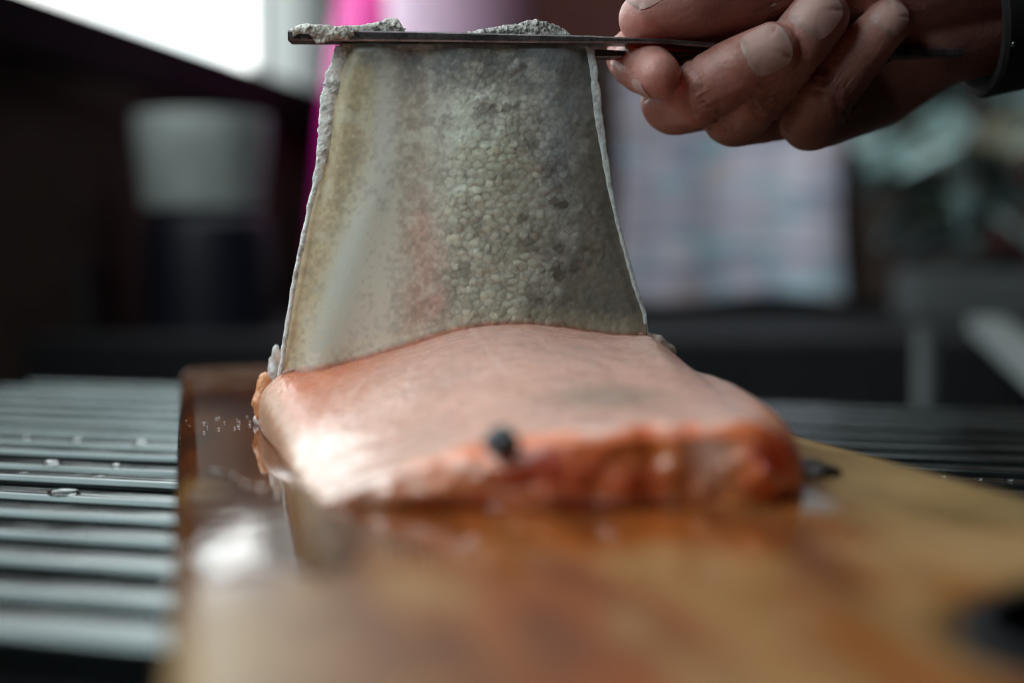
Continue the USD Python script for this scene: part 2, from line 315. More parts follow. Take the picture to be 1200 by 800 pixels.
edge = np.where(UU < 0, (1 - np.abs(UU) ** (nl * 3)) ** (1 / nl), (1 - np.abs(UU) ** (nr * 3)) ** (1 / 2.4))
back = np.sqrt(np.clip(1 - smoothstep(312, 346.5, YY) ** 2, 0, 1))
roundf = 1 - 0.16 * (np.clip((208 - YY) / 4, 0, 1)) ** 2
Z = Htop(X, YY) * edge * back * roundf
Z += 0.55 * (meshkit.fbm(np.stack([X / 9, YY / 9, 0 * X], -1), 3, 9) - 0.5) * edge * smoothstep(300, 280, YY) + 0.35 * (meshkit.fbm(np.stack([X / 22, YY / 14, 0 * X], -1), 2, 19) - 0.5) * edge
# fine folds across the flesh just in front of the lifted skin
Z += 0.11 * np.sin((YY + 0.06 * (X + 8) ** 2 / 10 + 1.2 * meshkit.fbm(np.stack([X / 12, YY / 8, 0 * X], -1), 2, 3)) * 2 * math.pi / 2.1) * smoothstep(262, 285, YY) * edge
# the lateral seam
seam_x = np.interp(YY, [210, 250, 300], [3, -1, -10.5])
Z -= 0.16 * np.exp(-((X - seam_x) / 0.5) ** 2) * smoothstep(235, 262, YY)
Z += 0.08 * np.exp(-((X - seam_x - 0.9) / 0.6) ** 2) * smoothstep(235, 262, YY)
Z += 0.5 * (meshkit.fbm(np.stack([X / 5, YY / 6, 0 * X], -1), 3, 77) - 0.5) * edge * smoothstep(-2, -24, X) * smoothstep(304, 298, YY)
Z = np.maximum(Z, 0.3)
G = np.stack([X, YY + front_wob * smoothstep(222, 206, YY), Z], -1)
flesh_f = grid_faces(nu, nv)
px_top = 600 + X / YY * FPX
fn = meshkit.fbm(np.stack([X / 13, YY / 16, Z / 8], -1), 4, 14); fn2 = meshkit.fbm(np.stack([X / 3, YY / 4, Z / 3], -1), 3, 15)
c = np.tile(np.array([0.77, 0.455, 0.375]), (nu, nv, 1))
c = mixc(c, [0.74, 0.21, 0.095], smoothstep(-8, -42, X - 0.25 * (YY - 300)) * 0.95)
c = mixc(c, [0.72, 0.50, 0.43], smoothstep(0.5, 0.72, fn) * 0.35)
c = mixc(c, [0.66, 0.32, 0.22], smoothstep(0.52, 0.36, fn) * 0.2)
c = mixc(c, [0.33, 0.27, 0.22], blob(X, YY, 17, 232, 12, 10) * 0.75)
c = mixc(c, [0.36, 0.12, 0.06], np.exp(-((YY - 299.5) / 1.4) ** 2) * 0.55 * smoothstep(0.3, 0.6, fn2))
c = mixc(c, [0.72, 0.50, 0.42], np.exp(-((X - seam_x) / 0.5) ** 2) * smoothstep(240, 270, YY) * 0.45)
c = mixc(c, [0.75, 0.20, 0.05], smoothstep(0.7, 0.97, np.abs(UU)) * (UU > 0) * smoothstep(265, 225, YY) * smoothstep(0.35, 0.6, fn) * 1.0)
c = mixc(c, [0.72, 0.42, 0.30], smoothstep(0.88, 0.99, -UU))
c = mixc(c, [0.80, 0.25, 0.07], smoothstep(304, 312, YY) * smoothstep(0.4, 0.6, fn2))
c = mixc(c, [0.88, 0.20, 0.06], smoothstep(209.5, 205.5, YY + (fn2 - 0.5) * 6 + (fn - 0.5) * 16) * smoothstep(-24, -6, X) * 0.9)
wetf = np.clip(0.15 + 1.0 * smoothstep(0, -36, X) + 1.2 * (smoothstep(0.42, 0.58, fn) - 0.55) * smoothstep(0, -30, X) + 0.35 * smoothstep(0.45, 0.6, fn2), 0, 1)
grain = smoothstep(235, 285, YY) * 1.0
uvg = np.stack([X / 60, (YY + 0.006 * (X + 8) ** 2) / 60], -1)
fillet = thing('salmon_fillet', 'pink raw salmon fillet on the board with its grey skin pulled up', 'salmon fillet')
flesh = obj('flesh', (G.reshape(-1, 3), flesh_f), 'flesh', fillet, smooth=True, col=c.reshape(-1, 3), wet=wetf.ravel(), grain=grain.ravel())
UsdGeom.PrimvarsAPI(flesh).CreatePrimvar('st', Sdf.ValueTypeNames.TexCoord2fArray, 'vertex').Set(Vt.Vec2fArray.FromNumpy(uvg.reshape(-1, 2).astype(np.float32)))
# the cut front face, hanging from the flesh's front rim down to the board
nk = 60
rim = G[:, -1]; ks = np.linspace(0, 1, nk)
K = np.tile(ks, (nu, 1)); Xc = np.tile(rim[:, :1], (1, nk)); Zc = rim[:, 2:3] * (1 - K) + 0.15 * K
lump = meshkit.fbm(np.stack([Xc / 13, Zc / 8, 0 * Xc], -1), 3, 6) - 0.5; lump2 = meshkit.fbm(np.stack([Xc / 2.4, Zc / 2.2, 0 * Xc], -1), 3, 16) - 0.5
Yc = rim[:, 1:2] - (2.2 * np.sin(K * math.pi * 0.8) + 9.0 * lump * np.sin(K * math.pi) ** 0.7 + 1.3 * lump2 * np.sin(K * math.pi) ** 0.7) * np.clip(rim[:, 2:3] / 8, 0.15, 1)
Gc = np.stack([Xc, Yc, Zc], -1)
st = np.sin((Xc * 0.9 + Zc * 1.5 + 6 * lump) * 2 * math.pi / 9.5)
cc = np.tile(np.array([0.90, 0.19, 0.055]), (nu, nk, 1))
cc = mixc(cc, [0.80, 0.27, 0.15], smoothstep(5, -12, Xc) * 0.8)
cc = mixc(cc, [0.70, 0.40, 0.30], smoothstep(0.70, 0.98, st) * 0.6 * smoothstep(16, -6, Xc))
cc = mixc(cc, [0.48, 0.06, 0.03], smoothstep(0.06, 0.18, lump) * smoothstep(-4, 6, Xc))
cc = mixc(cc, [0.90, 0.27, 0.05], smoothstep(0.0, -0.12, lump) * smoothstep(-2, 8, Xc) * 0.9)
cc = mixc(cc, [0.42, 0.06, 0.035], blob(Xc, Zc, 14, 5, 13, 6) * 0.6)  # shadows in the middle of the face painted as dark red
cc = mixc(cc, [0.74, 0.42, 0.34], blob(Xc, Zc, 30, 8, 4, 6) * 0.9)
cc = mixc(cc, [0.72, 0.50, 0.42], smoothstep(0.25, 0.05, Zc / 12) * smoothstep(0.02, 0.14, lump2) * 0.7)
cf = obj('cut_face', (Gc.reshape(-1, 3), grid_faces(nu, nk)), 'flesh', fillet, smooth=True, label='orange red cut front face of the fillet', col=cc.reshape(-1, 3), wet=np.clip(0.55 + lump2 * 2, 0, 1).ravel(), grain=np.zeros(nu * nk))
UsdGeom.PrimvarsAPI(cf).CreatePrimvar('st', Sdf.ValueTypeNames.TexCoord2fArray, 'vertex').Set(Vt.Vec2fArray.FromNumpy((Gc[..., [0, 2]] / 60).reshape(-1, 2).astype(np.float32)))

# ---- the skin, lifted from the flesh up to the tweezers
Lpx = PchipInterpolator([40, 55, 80, 130, 190, 250, 330, 437, 450], [400, 399, 393, 383, 375, 362, 346, 329, 327]); Rpx = PchipInterpolator([40, 55, 80, 130, 190, 240, 310, 345, 372, 391, 400], [690, 692, 696, 702, 711, 720, 738, 748, 757, 758, 758])
TOPPY = 51.0
def skin_px(s, t):
    pl_y = 441 + (TOPPY - 2 - 441) * t; pr_y = 391 + (TOPPY + 1 - 391) * t
    px = Lpx(pl_y) * (1 - s) + Rpx(pr_y) * s
    base = fold(329 + s * (758 - 329)) + 3.0
    return px, base + (TOPPY - base) * t
def skin_depth(px, py, s, t):
    """how far (mm) the skin stands behind the plane of the fold: soft vertical folds, a lean, and a curl at the base and the edges"""
    d = 1.4 * np.sin(s * 9.0 + 0.6 - t * 2.4) * (0.4 + 0.6 * np.sin(math.pi * np.clip(t, 0, 1))) + 1.0 * np.sin(s * 17 + t * 3) * smoothstep(0, .3, t) * 0.5
    d += 2.2 * np.exp(-((px - (425 - (py - 280) * 0.36)) / 26) ** 2) * smoothstep(110, 260, py) * -1.0
    d += 3.0 * (smoothstep(0.10, 0.0, s) ** 2) + 1.6 * smoothstep(0.93, 1.0, s) ** 2
    d += -2.2 * np.exp(-t / 0.04) + 0.6 * (meshkit.fbm(np.stack([px / 70, py / 90, 0 * px], -1), 3, 31) - 0.5)
    return d
ns, nt = 330, 300
S, T = np.meshgrid(np.linspace(0, 1, ns), np.linspace(-0.012, 1, nt), indexing='ij')
spx, spy = skin_px(S, T)
fine = 0.16 * (meshkit.fbm(np.stack([spx / 7, spy / 7, 0 * spx], -1), 4, 41) - 0.5) + 0.10 * (meshkit.fbm(np.stack([spx / 2.6, spy / 2.6, 0 * spx], -1), 2, 42) - 0.5)
# pebbled cells left by the scales, all over the middle and right
def cell_points(x0, x1, y0, y1, dx, dy, jit, seed):
    r = np.random.default_rng(seed); out = []
    for j, y in enumerate(np.arange(y0, y1, dy)):
        for x in np.arange(x0, x1, dx): out.append((x + (j % 2) * dx / 2 + r.normal(0, jit), y + r.normal(0, jit)))
    return np.array(out)
cells = cell_points(330, 770, 60, 400, 11.8, 9.0, 2.5, 5)
dd, ii = cKDTree(cells).query(np.stack([spx.ravel(), spy.ravel()], 1), k=2)
dome = (np.clip(1 - (dd[:, 0] / 6.2) ** 2, 0, 1)).reshape(S.shape); gapc = np.clip((dd[:, 1] - dd[:, 0]) / 3.0, 0, 1).reshape(S.shape)
zone = np.clip(blob(spx, spy, 590, 260, 85, 150) * 1.2, 0, 1)
zone_wide = smoothstep(470, 560, spx)
relief = (0.16 * dome * gapc) * (0.15 + 0.85 * zone) * zone_wide + fine * (0.5 + 0.5 * zone_wide)
blotch = meshkit.fbm(np.stack([spx / 38, spy / 38, 0 * spx], -1), 4, 51)
lumpz = np.clip(blob(spx, spy, 535, 145, 24, 26) + blob(spx, spy, 575, 118, 30, 12) + blob(spx, spy, 565, 168, 34, 13) + blob(spx, spy, 594, 148, 12, 20), 0, 1)
relief = relief + lumpz * (0.45 + 0.9 * (meshkit.fbm(np.stack([spx / 15, spy / 15, 0 * spx], -1), 3, 44) - 0.4))
depth = skin_depth(spx, spy, S, T) - relief - 0.5 * smoothstep(0.55, 0.75, blotch) * smoothstep(470, 520, spx)
bend = smoothstep(0.975, 1.0, T)
SG = P(spx, spy, YF - 0.4 + depth * (1 - bend) + bend * 1.5 * 0)
# over the lower arm of the tweezers and back between both arms
rows_x = []
for back_mm in (1.0, 2.4, 4.2, 6.5):
    r = SG[:, -1].copy(); r[:, 1] += back_mm; r[:, 2] += 0.25 * min(back_mm, 2.0); rows_x.append(r)
SG = np.concatenate([SG, np.stack(rows_x, 1)], 1)
pad = lambda a: np.concatenate([a] + [a[:, -1:]] * 4, 1)
px_, py_ = pad(spx), pad(spy)
nz = meshkit.fbm(np.stack([px_ / 16, py_ / 16, 0 * px_], -1), 4, 61); nz2 = meshkit.fbm(np.stack([px_ / 5, py_ / 5, 0 * px_], -1), 3, 62); nzv = meshkit.fbm(np.stack([px_ / 14, py_ / 70, 0 * px_], -1), 3, 63)
sc = np.tile(np.array([0.40, 0.40, 0.375]), px_.shape + (1,))
sc = mixc(sc, [0.37, 0.34, 0.245], smoothstep(432, 372, px_ + (py_ - 280) * 0.22))
sc = mixc(sc, [0.56, 0.63, 0.62], np.exp(-((px_ - (418 - (py_ - 280) * 0.30)) / 23) ** 2) * smoothstep(180, 330, py_) * 0.85)  # window glare on the diagonal band, painted into the skin colour
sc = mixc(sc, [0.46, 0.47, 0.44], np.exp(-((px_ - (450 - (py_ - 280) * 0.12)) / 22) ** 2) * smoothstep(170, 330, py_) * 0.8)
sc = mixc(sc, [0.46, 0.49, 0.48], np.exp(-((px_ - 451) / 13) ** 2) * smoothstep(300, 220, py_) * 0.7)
sc = mixc(sc, [0.30, 0.255, 0.22], np.exp(-((px_ - 488) / 20) ** 2) * 0.7)
sc = mixc(sc, [0.46, 0.20, 0.18], blob(px_, py_, 505, 335, 24, 60, 0.12) * 0.45 + blob(px_, py_, 492, 262, 16, 34) * 0.3 + blob(px_, py_, 516, 357, 12, 12) * 0.25)
sc = mixc(sc, [0.42, 0.435, 0.40], pad(zone) * 0.75)
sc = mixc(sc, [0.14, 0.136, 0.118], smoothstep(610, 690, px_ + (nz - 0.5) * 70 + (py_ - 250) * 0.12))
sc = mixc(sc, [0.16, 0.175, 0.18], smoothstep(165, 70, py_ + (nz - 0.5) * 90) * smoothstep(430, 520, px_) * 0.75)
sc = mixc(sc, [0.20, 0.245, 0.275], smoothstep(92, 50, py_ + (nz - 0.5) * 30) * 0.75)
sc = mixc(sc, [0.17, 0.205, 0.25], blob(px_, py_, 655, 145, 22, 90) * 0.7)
sc = mixc(sc, [0.72, 0.78, 0.73], np.clip(blob(px_, py_, 535, 145, 26, 28) + blob(px_, py_, 575, 118, 30, 14) * .8 + blob(px_, py_, 560, 168, 32, 14) * .7 + blob(px_, py_, 592, 148, 14, 22) * .5 + blob(px_, py_, 545, 222, 20, 12) * .6, 0, 1) * smoothstep(0.38, 0.55, nz))
sc = mixc(sc, [0.56, 0.53, 0.40], smoothstep(0.62, 0.66, nz2) * smoothstep(0.45, 0.58, nz) * smoothstep(405, 375, px_) * smoothstep(200, 240, py_) * 0.8)
sc = mixc(sc, [0.17, 0.165, 0.14], smoothstep(0.50, 0.68, nz) * 0.40 * smoothstep(470, 520, px_))
sc = mixc(sc, [0.52, 0.55, 0.51], smoothstep(0.55, 0.70, meshkit.fbm(np.stack([px_ / 24, py_ / 20, 0 * px_], -1), 4, 65)) * 0.4 * smoothstep(700, 600, px_))
sc = mixc(sc, [0.42, 0.44, 0.40], smoothstep(0.60, 0.75, nz2) * 0.25 * smoothstep(640, 560, px_))
sc = mixc(sc, [0.52, 0.46, 0.36], smoothstep(0.10, 0.0, pad(S)) * 0.35)
sc = mixc(sc, [0.40, 0.34, 0.25], smoothstep(0.09, 0.02, pad(T)) * 0.45)
sc = mixc(sc, [0.32, 0.10, 0.05], smoothstep(0.022, -0.004, pad(T)) * 0.75)
crev_shade = pad((1 - gapc) * zone_wide * np.clip(zone * 1.3 + 0.12, 0, 1))
sc = mixc(sc, [0.10, 0.10, 0.085], crev_shade * 0.55)  # shade between the pebbled cells, painted as dark colour
sc *= (1 + 0.22 * smoothstep(640, 520, px_))[..., None] * np.array([1.50, 1.52, 1.50]) * (0.74 + 0.52 * nz2)[..., None] * (0.88 + 0.24 * nzv)[..., None]  # left part lightened in colour, standing in for front light
swet = np.clip(0.45 + 0.9 * smoothstep(0.45, 0.7, nz) + 0.4 * smoothstep(480, 380, px_), 0, 1)
th = 0.9
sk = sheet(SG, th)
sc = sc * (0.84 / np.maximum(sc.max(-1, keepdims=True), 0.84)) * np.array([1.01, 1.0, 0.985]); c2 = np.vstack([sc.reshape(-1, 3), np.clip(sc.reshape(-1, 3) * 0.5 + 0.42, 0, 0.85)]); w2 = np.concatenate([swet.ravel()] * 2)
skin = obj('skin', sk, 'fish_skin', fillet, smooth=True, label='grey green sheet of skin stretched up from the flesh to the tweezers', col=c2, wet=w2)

# scale pockets that can be told apart: each a small pebble of its own on the skin
kd = cKDTree(np.stack([spx.ravel(), spy.ravel()], 1)); SN = grid_normals(SG[:, :nt]); SN = SN * np.where(SN[..., 1:2] > 0, -1, 1)
SGc, SNc, scc = SG[:, :nt].reshape(-1, 3), SN.reshape(-1, 3), sc[:, :nt].reshape(-1, 3)
rs = np.random.default_rng(12); picks = []
for (x, y) in cells:
    w = blob(x, y, 588, 262, 72, 118) * 1.25 + rs.normal(0, 0.10)
    if y < 372 and x > 512 and x < 700: picks.append((w, x, y))
picks.sort(reverse=True); picks = picks[:290]
th_r = np.linspace(0, 2 * math.pi, 9)[:-1]
unit = [(0, 0, 1.0)] + [(0.62 * math.cos(a), 0.62 * math.sin(a), 0.78) for a in th_r] + [(math.cos(a), math.sin(a), 0.0) for a in th_r]
unit = np.array(unit); uf = [(0, 1 + k, 1 + (k + 1) % 8) for k in range(8)]
for k in range(8): a, b = 1 + k, 1 + (k + 1) % 8; uf += [(a, a + 8, b + 8), (a, b + 8, b)]
uf = np.array(uf)
for w, x, y in picks:
    i = kd.query((x, y))[1]; p, n = SGc[i], SNc[i]
    zx = np.array([0, 0, 1.0]) - n * n[2]; zx /= np.linalg.norm(zx); xx = np.cross(zx, n)
    fade = np.clip((w - 0.25) / 0.5, 0.25, 1)
    rx, rz, h = rs.uniform(0.95, 1.6), rs.uniform(0.75, 1.15), rs.uniform(0.10, 0.22) * fade
    rad = unit[:, :2] * rs.uniform(0.74, 1.18, (17, 1))
    tilt = rs.normal(0, 0.12, 2)
    v = p + np.outer(rad[:, 0] * rx, xx) + np.outer(rad[:, 1] * rz, zx) + np.outer(unit[:, 2] * h - 0.10 + (rad @ tilt) * 0.5, n)
    tone = scc[i] * rs.uniform(1.05, 1.28)
    vc = tone * np.where(unit[:, 2:3] > 0.1, 1.0, 0.8)
    fx = uf if np.dot(np.cross(v[uf[0, 1]] - v[0], v[uf[0, 2]] - v[0]), n) > 0 else uf[:, ::-1]
    obj('scale', (v, fx), 'fish_skin', skin, smooth=True, col=vc, wet=np.full(17, rs.uniform(0.2, 0.7)))

# ragged pale membrane along both edges of the skin, and the crumpled ends folded over the tweezers
def ribbon(name, ctr, wid, Y, n=160, m=14, lump=1.0, base=(0.55, 0.56, 0.53), dark=(0.2, 0.19, 0.17), seed=1, thick=0.7, label=None, ragged=0.35):
    """A crumpled strip: ctr(t) and wid(t) give its middle and its half width across in the plan's pixels as ((px, py), (wx, wy)); Y its depth."""
    t = np.linspace(0, 1, n); C = np.array([ctr(a) for a in t]); Wd = np.array([wid(a) for a in t])
    q = np.linspace(-1, 1, m); nr_ = meshkit.fbm(np.stack([t * n / 12, 0 * t, 0 * t], 1), 3, seed) - 0.5; nr2 = meshkit.fbm(np.stack([t * n / 12, 0 * t + 7, 0 * t], 1), 3, seed + 1) - 0.5
    k1, k2 = 1 + ragged * 2 * nr_, 1 + ragged * 2 * nr2
    QQ = np.where(q[None, :] < 0, q[None, :] * k1[:, None], q[None, :] * k2[:, None])
    gx = C[:, None, 0] + Wd[:, None, 0] * QQ; gy = C[:, None, 1] + Wd[:, None, 1] * QQ
    nn = meshkit.fbm(np.stack([gx / 9, gy / 9, 0 * gx], -1), 4, seed + 2); n2 = meshkit.fbm(np.stack([gx / 3, gy / 3, 0 * gx], -1), 3, seed + 3)
    Yt = np.array([Y(a) for a in t])[:, None]
    D = Yt - lump * (1.6 * (nn - 0.5) + 0.4 * (n2 - 0.5)) - 0.5 * lump * (1 - q[None, :] ** 2)
    cA = mixc(np.tile(np.array(base), gx.shape + (1,)), dark, smoothstep(0.56, 0.70, nn) * 0.8) * (0.75 + 0.5 * n2)[..., None]
    return obj(name, sheet(P(gx, gy, D), thick), 'torn_membrane', fillet, smooth=True, label=label, col=np.vstack([cA.reshape(-1, 3)] * 2))
def left_edge(t):
    py = 442 - t * 388; return (float(Lpx(py)) - 0.5 + 3.5 * math.exp(-((py - 130) / 70) ** 2), py)
ribbon('skin_edge', left_edge, lambda t: (3.0 + 9.0 * math.exp(-(((442 - t * 388) - 110) / 75) ** 2), 0.5), lambda t: YF + 1.0, n=420, m=16, lump=0.65, seed=70, thick=0.9, base=(0.74, 0.76, 0.74), label='ragged white edge of the skin along its left side')
ribbon('skin_edge', lambda t: (float(Rpx(390 - t * 335)) - 1.0, 390 - t * 335), lambda t: (2.6 + 2.2 * smoothstep(0.4, 0.8, t), 0.0), lambda t: YF + 0.4, n=340, m=10, lump=0.25, seed=80, thick=0.9, base=(0.66, 0.78, 0.80), dark=(0.45, 0.52, 0.54), label='thin pale blue edge of the skin along its right side')
ribbon('torn_membrane', lambda t: (331 + t * 424, float(fold(331 + t * 424)) + 0.4), lambda t: (0.0, 1.7), lambda t: 298.9, n=420, m=7, lump=0.55, seed=120, ragged=0.9, base=(0.46, 0.25, 0.19), dark=(0.22, 0.07, 0.04), thick=0.5, label='thin reddish torn membrane along the fold between skin and flesh')
fl_x = [343, 360, 372, 395, 420, 445, 462, 474]; fl_t = [33, 28, 29, 31, 30, 25, 21, 35]; fl_b = [44, 40, 52, 46, 47, 38, 37, 37.5]
ft, fb = PchipInterpolator(fl_x, fl_t), PchipInterpolator(fl_x, fl_b)
fx = lambda t: 343 + t * 131
ribbon('skin_flap', lambda t: (fx(t), float(ft(fx(t)) + fb(fx(t))) / 2), lambda t: (0.0, float(fb(fx(t)) - ft(fx(t))) / 2), lambda t: 297.0 + 5.0 * smoothstep(0.45, 0.8, t), n=200, m=22, lump=1.3, seed=90, ragged=0.18, base=(0.72, 0.70, 0.60), dark=(0.10, 0.085, 0.07), label='crumpled pale end of the skin folded over the tip of the tweezers')
gl_x = [548, 570, 590, 610, 622, 632, 645, 660, 668]; gl_t = [38, 33, 30, 27, 23, 24, 28, 33, 41]
gt = PchipInterpolator(gl_x, gl_t); gx_ = lambda t: 548 + t * 120
ribbon('skin_flap', lambda t: (gx_(t), (float(gt(gx_(t))) + 45) / 2), lambda t: (0.0, (45 - float(gt(gx_(t)))) / 2), lambda t: 304.5, n=180, m=22, lump=2.2, seed=100, ragged=0.3, base=(0.28, 0.29, 0.26), dark=(0.03, 0.03, 0.03), label='dark grey crumpled skin showing above the middle of the tweezers')
# water beads added along the fold at the left to give white glints
rb_ = np.random.default_rng(8); bd_ = []
for k in range(46):
    x_, y_ = rb_.uniform(-52, -30), 299 - abs(rb_.normal(0, 6)); i_ = np.argmin((G[..., 0] - x_) ** 2 + (G[..., 1] - y_) ** 2 + 0); p_ = G.reshape(-1, 3)[i_]
    m_ = trimesh.creation.icosphere(2, 1.0); m_.apply_transform(np.diag([rb_.uniform(0.15, 0.42), rb_.uniform(0.15, 0.3), rb_.uniform(0.12, 0.22), 1])); m_.apply_translation(p_ + [0, 0, 0.05]); bd_.append(m_)
obj('glint_beads', trimesh.util.concatenate(bd_), 'droplet', fillet, smooth=True, kind='stuff')
# torn tissue at the two back corners of the flesh
def lumps(name, spots, base, seed, label=None, vary=0.25):
    pc_ = [P(px, py, Y) + trimesh.creation.icosphere(2, 1.0).vertices * np.array(rad) for px, py, Y, rad in spots]
    man = m3.Manifold.batch_boolean([m3.Manifold.hull_points(np.vstack(pc_[i:i + 2])) for i in range(max(len(pc_) - 1, 1))], m3.OpType.Add).refine_to_length(0.45).to_mesh()
    m = trimesh.Trimesh(np.array(man.vert_properties[:, :3], float), np.array(man.tri_verts)); trimesh.smoothing.filter_taubin(m, iterations=12)
    q = m.vertices; m.vertices = q + m.vertex_normals * (1.3 * (meshkit.fbm(q / 2.4, 3, seed) - 0.5) + 0.5 * (meshkit.fbm(q / 0.9, 2, seed + 40) - 0.5))[:, None]; n = meshkit.fbm(m.vertices / 2.2, 3, seed)
    return obj(name, m, 'torn_membrane', fillet, smooth=True, label=label, col=np.tile(base, (len(m.vertices), 1)) * (1 - vary + 2 * vary * n)[:, None])
lumps('torn_tissue', [(324, 414, 306, (0.8, 1.6, 1.8)), (320, 426, 307, (1.2, 1.6, 1.7)), (322, 440, 305, (1.2, 1.6, 2.2))], [0.55, 0.56, 0.55], 3, 'white torn tissue at the back left corner of the flesh')
lumps('torn_tissue', [(311, 452, 305, (1.7, 3, 3.2)), (305, 470, 304, (1.7, 3, 3.0)), (309, 484, 303, (2.0, 3, 2.2))], [0.72, 0.26, 0.11], 4, 'orange torn flesh at the back left corner')
lumps('torn_tissue', [(767, 402, 303, (2.6, 3, 1.9)), (778, 412, 304, (2.6, 3, 2.0)), (757, 398, 301, (1.8, 2, 1.6))], [0.50, 0.38, 0.33], 5, 'pale torn tissue at the back right corner of the flesh')
lumps('torn_tissue', [(318, 500, 300, (1.5, 2, 1.6)), (303, 492, 303, (1.2, 1.5, 1.1))], [0.6, 0.5, 0.45], 6, 'white shred of tissue beside the left edge of the flesh')

# ------------------------------------------------------------------ tweezers
tw = thing('tweezers', 'long thin dark metal tweezers clamping the top of the lifted skin', 'tweezers')
def strip(pts, y0, y1, r=0.35):
    """A flat metal arm: pts are (px, py of the upper edge, py of the lower edge) along it."""
    secs = []
    for px, a, b, dy in pts:
        A_, B_ = P(px, a, YF - 1.5 + dy), P(px, b, YF - 1.5 + dy); x, zt, zb = A_[0], A_[2], B_[2]
        ya, yb = y0 + dy, y1 + dy
        secs.append([(x, ya + r, zt), (x, yb - r, zt), (x, yb, zt - r), (x, yb, zb + r), (x, yb - r, zb), (x, ya + r, zb), (x, ya, zb + r), (x, ya, zt - r)])
    secs = np.array(secs); n, m = secs.shape[:2]; F = []
    for i in range(n - 1):
        for j in range(m):
            a, b = i * m + j, i * m + (j + 1) % m; F += [(a, a + m, b + m), (a, b + m, b)]
    F += [(0, j, j + 1) for j in range(1, m - 1)] + [((n - 1) * m, (n - 1) * m + j + 1, (n - 1) * m + j) for j in range(1, m - 1)]
    t = trimesh.Trimesh(secs.reshape(-1, 3), np.array(F), process=False); t.fix_normals(); return t
obj('arm', strip([(338, 36.5, 48.5, 0), (400, 36.5, 49, 0), (500, 38, 49.5, 0), (600, 40.5, 51, 0), (690, 42.5, 51.5, 0), (720, 44, 51, 0), (780, 46.5, 52, 1), (850, 52, 58, 4), (930, 56, 62.5, 9), (1050, 57.5, 67, 12), (1128, 57.5, 67, 13)], 297.6, 303.6), 'blade_steel', tw, smooth=30)
obj('arm', strip([(405, 54.0, 62, 0), (500, 54, 62.5, 0), (600, 54.5, 63, 0), (695, 55.5, 65.5, 0), (760, 57.5, 65, 0.6), (830, 60, 66.5, 3.4), (900, 62.8, 67.5, 7.0), (1049, 67.3, 70.5, 8)], 301.6, 306.2), 'blade_steel', tw, smooth=30)

# ------------------------------------------------------------------ the hand
person = thing('person', 'bare hand with dark wristband gripping the tweezers, fingers curled, seen from the palm side', 'person')
def J(px, py, dy, r): return (P(px, py, YF + dy), r)
chains = {
 'index': [J(905, 35, 38, 11), J(800, 58, 22, 8.4), J(746, 67, 12.5, 6.9), J(757, 80, 4, 6.0), J(772, 89, -3.0, 4.9)],
 'middle': [J(945, 75, 38, 11), J(792, 117, 17, 8.2), J(822, 108, 4, 7.6), J(868, 80, -1, 7.0), J(905, 61, -2, 6.3)],
 'ring': [J(990, 100, 36, 11), J(862, 130, 16, 8.3), J(885, 110, 5, 7.4), J(930, 58, 2, 6.9), J(960, 20, 2, 6.5)],
 'pinky': [J(1022, 102, 34, 10.5), J(950, 138, 16, 7.7), J(970, 108, 8, 6.6), J(1010, 60, 7, 5.8), J(1040, 27, 7, 5.2)],
 'thumb': [J(1065, -30, 18, 15), J(960, -52, 12, 11.5), J(875, -14, 8, 9.4), J(812, 6, 5, 8.2), J(757, 23, 3.6, 6.0)],
}
bones = []
def ball(c, r, sub=3): 
    s = trimesh.creation.icosphere(sub, r); return s.vertices + c
def hull(*js):
    return m3.Manifold.hull_points(np.vstack([ball(c, r) for c, r in js]).astype(np.float64))
for nm, ch in chains.items():
    for a, b in zip(ch[:-1], ch[1:]): bones.append(hull(a, b))
wrist = [J(1250, -28, 26, 18), J(1250, -110, 26, 18), J(1420, -60, 26, 21), J(1420, -150, 26, 21)]
heel = J(1092, 42, 24, 12.5)
bones += [hull(chains['pinky'][0], heel, chains['ring'][0], J(1100, -30, 28, 12)), hull(chains['ring'][0], chains['middle'][0], J(1100, -40, 30, 13), heel), hull(chains['middle'][0], chains['index'][0], J(1080, -60, 30, 13), J(1110, 10, 30, 12)),
          hull(chains['index'][0], chains['thumb'][0], chains['thumb'][1], J(1080, -60, 28, 13)), hull(heel, J(1080, -60, 28, 13), wrist[0], wrist[1]), hull(chains['thumb'][0], wrist[1], wrist[0]), hull(*wrist)]
hm = m3.Manifold.batch_boolean(bones, m3.OpType.Add).refine_to_length(1.3)
t = hm.to_mesh(); hand = trimesh.Trimesh(np.array(t.vert_properties[:, :3], float), np.array(t.tri_verts), process=False)
hand.merge_vertices(); raw = hand.vertices.copy(); trimesh.smoothing.filter_taubin(hand, lamb=0.5, nu=0.53, iterations=26)
mv = hand.vertices - raw; ln = np.linalg.norm(mv, axis=1, keepdims=True); hand.vertices = raw + mv * np.minimum(1, 1.2 / np.maximum(ln, 1e-9))
hv = hand.vertices.copy(); vn = hand.vertex_normals.copy()
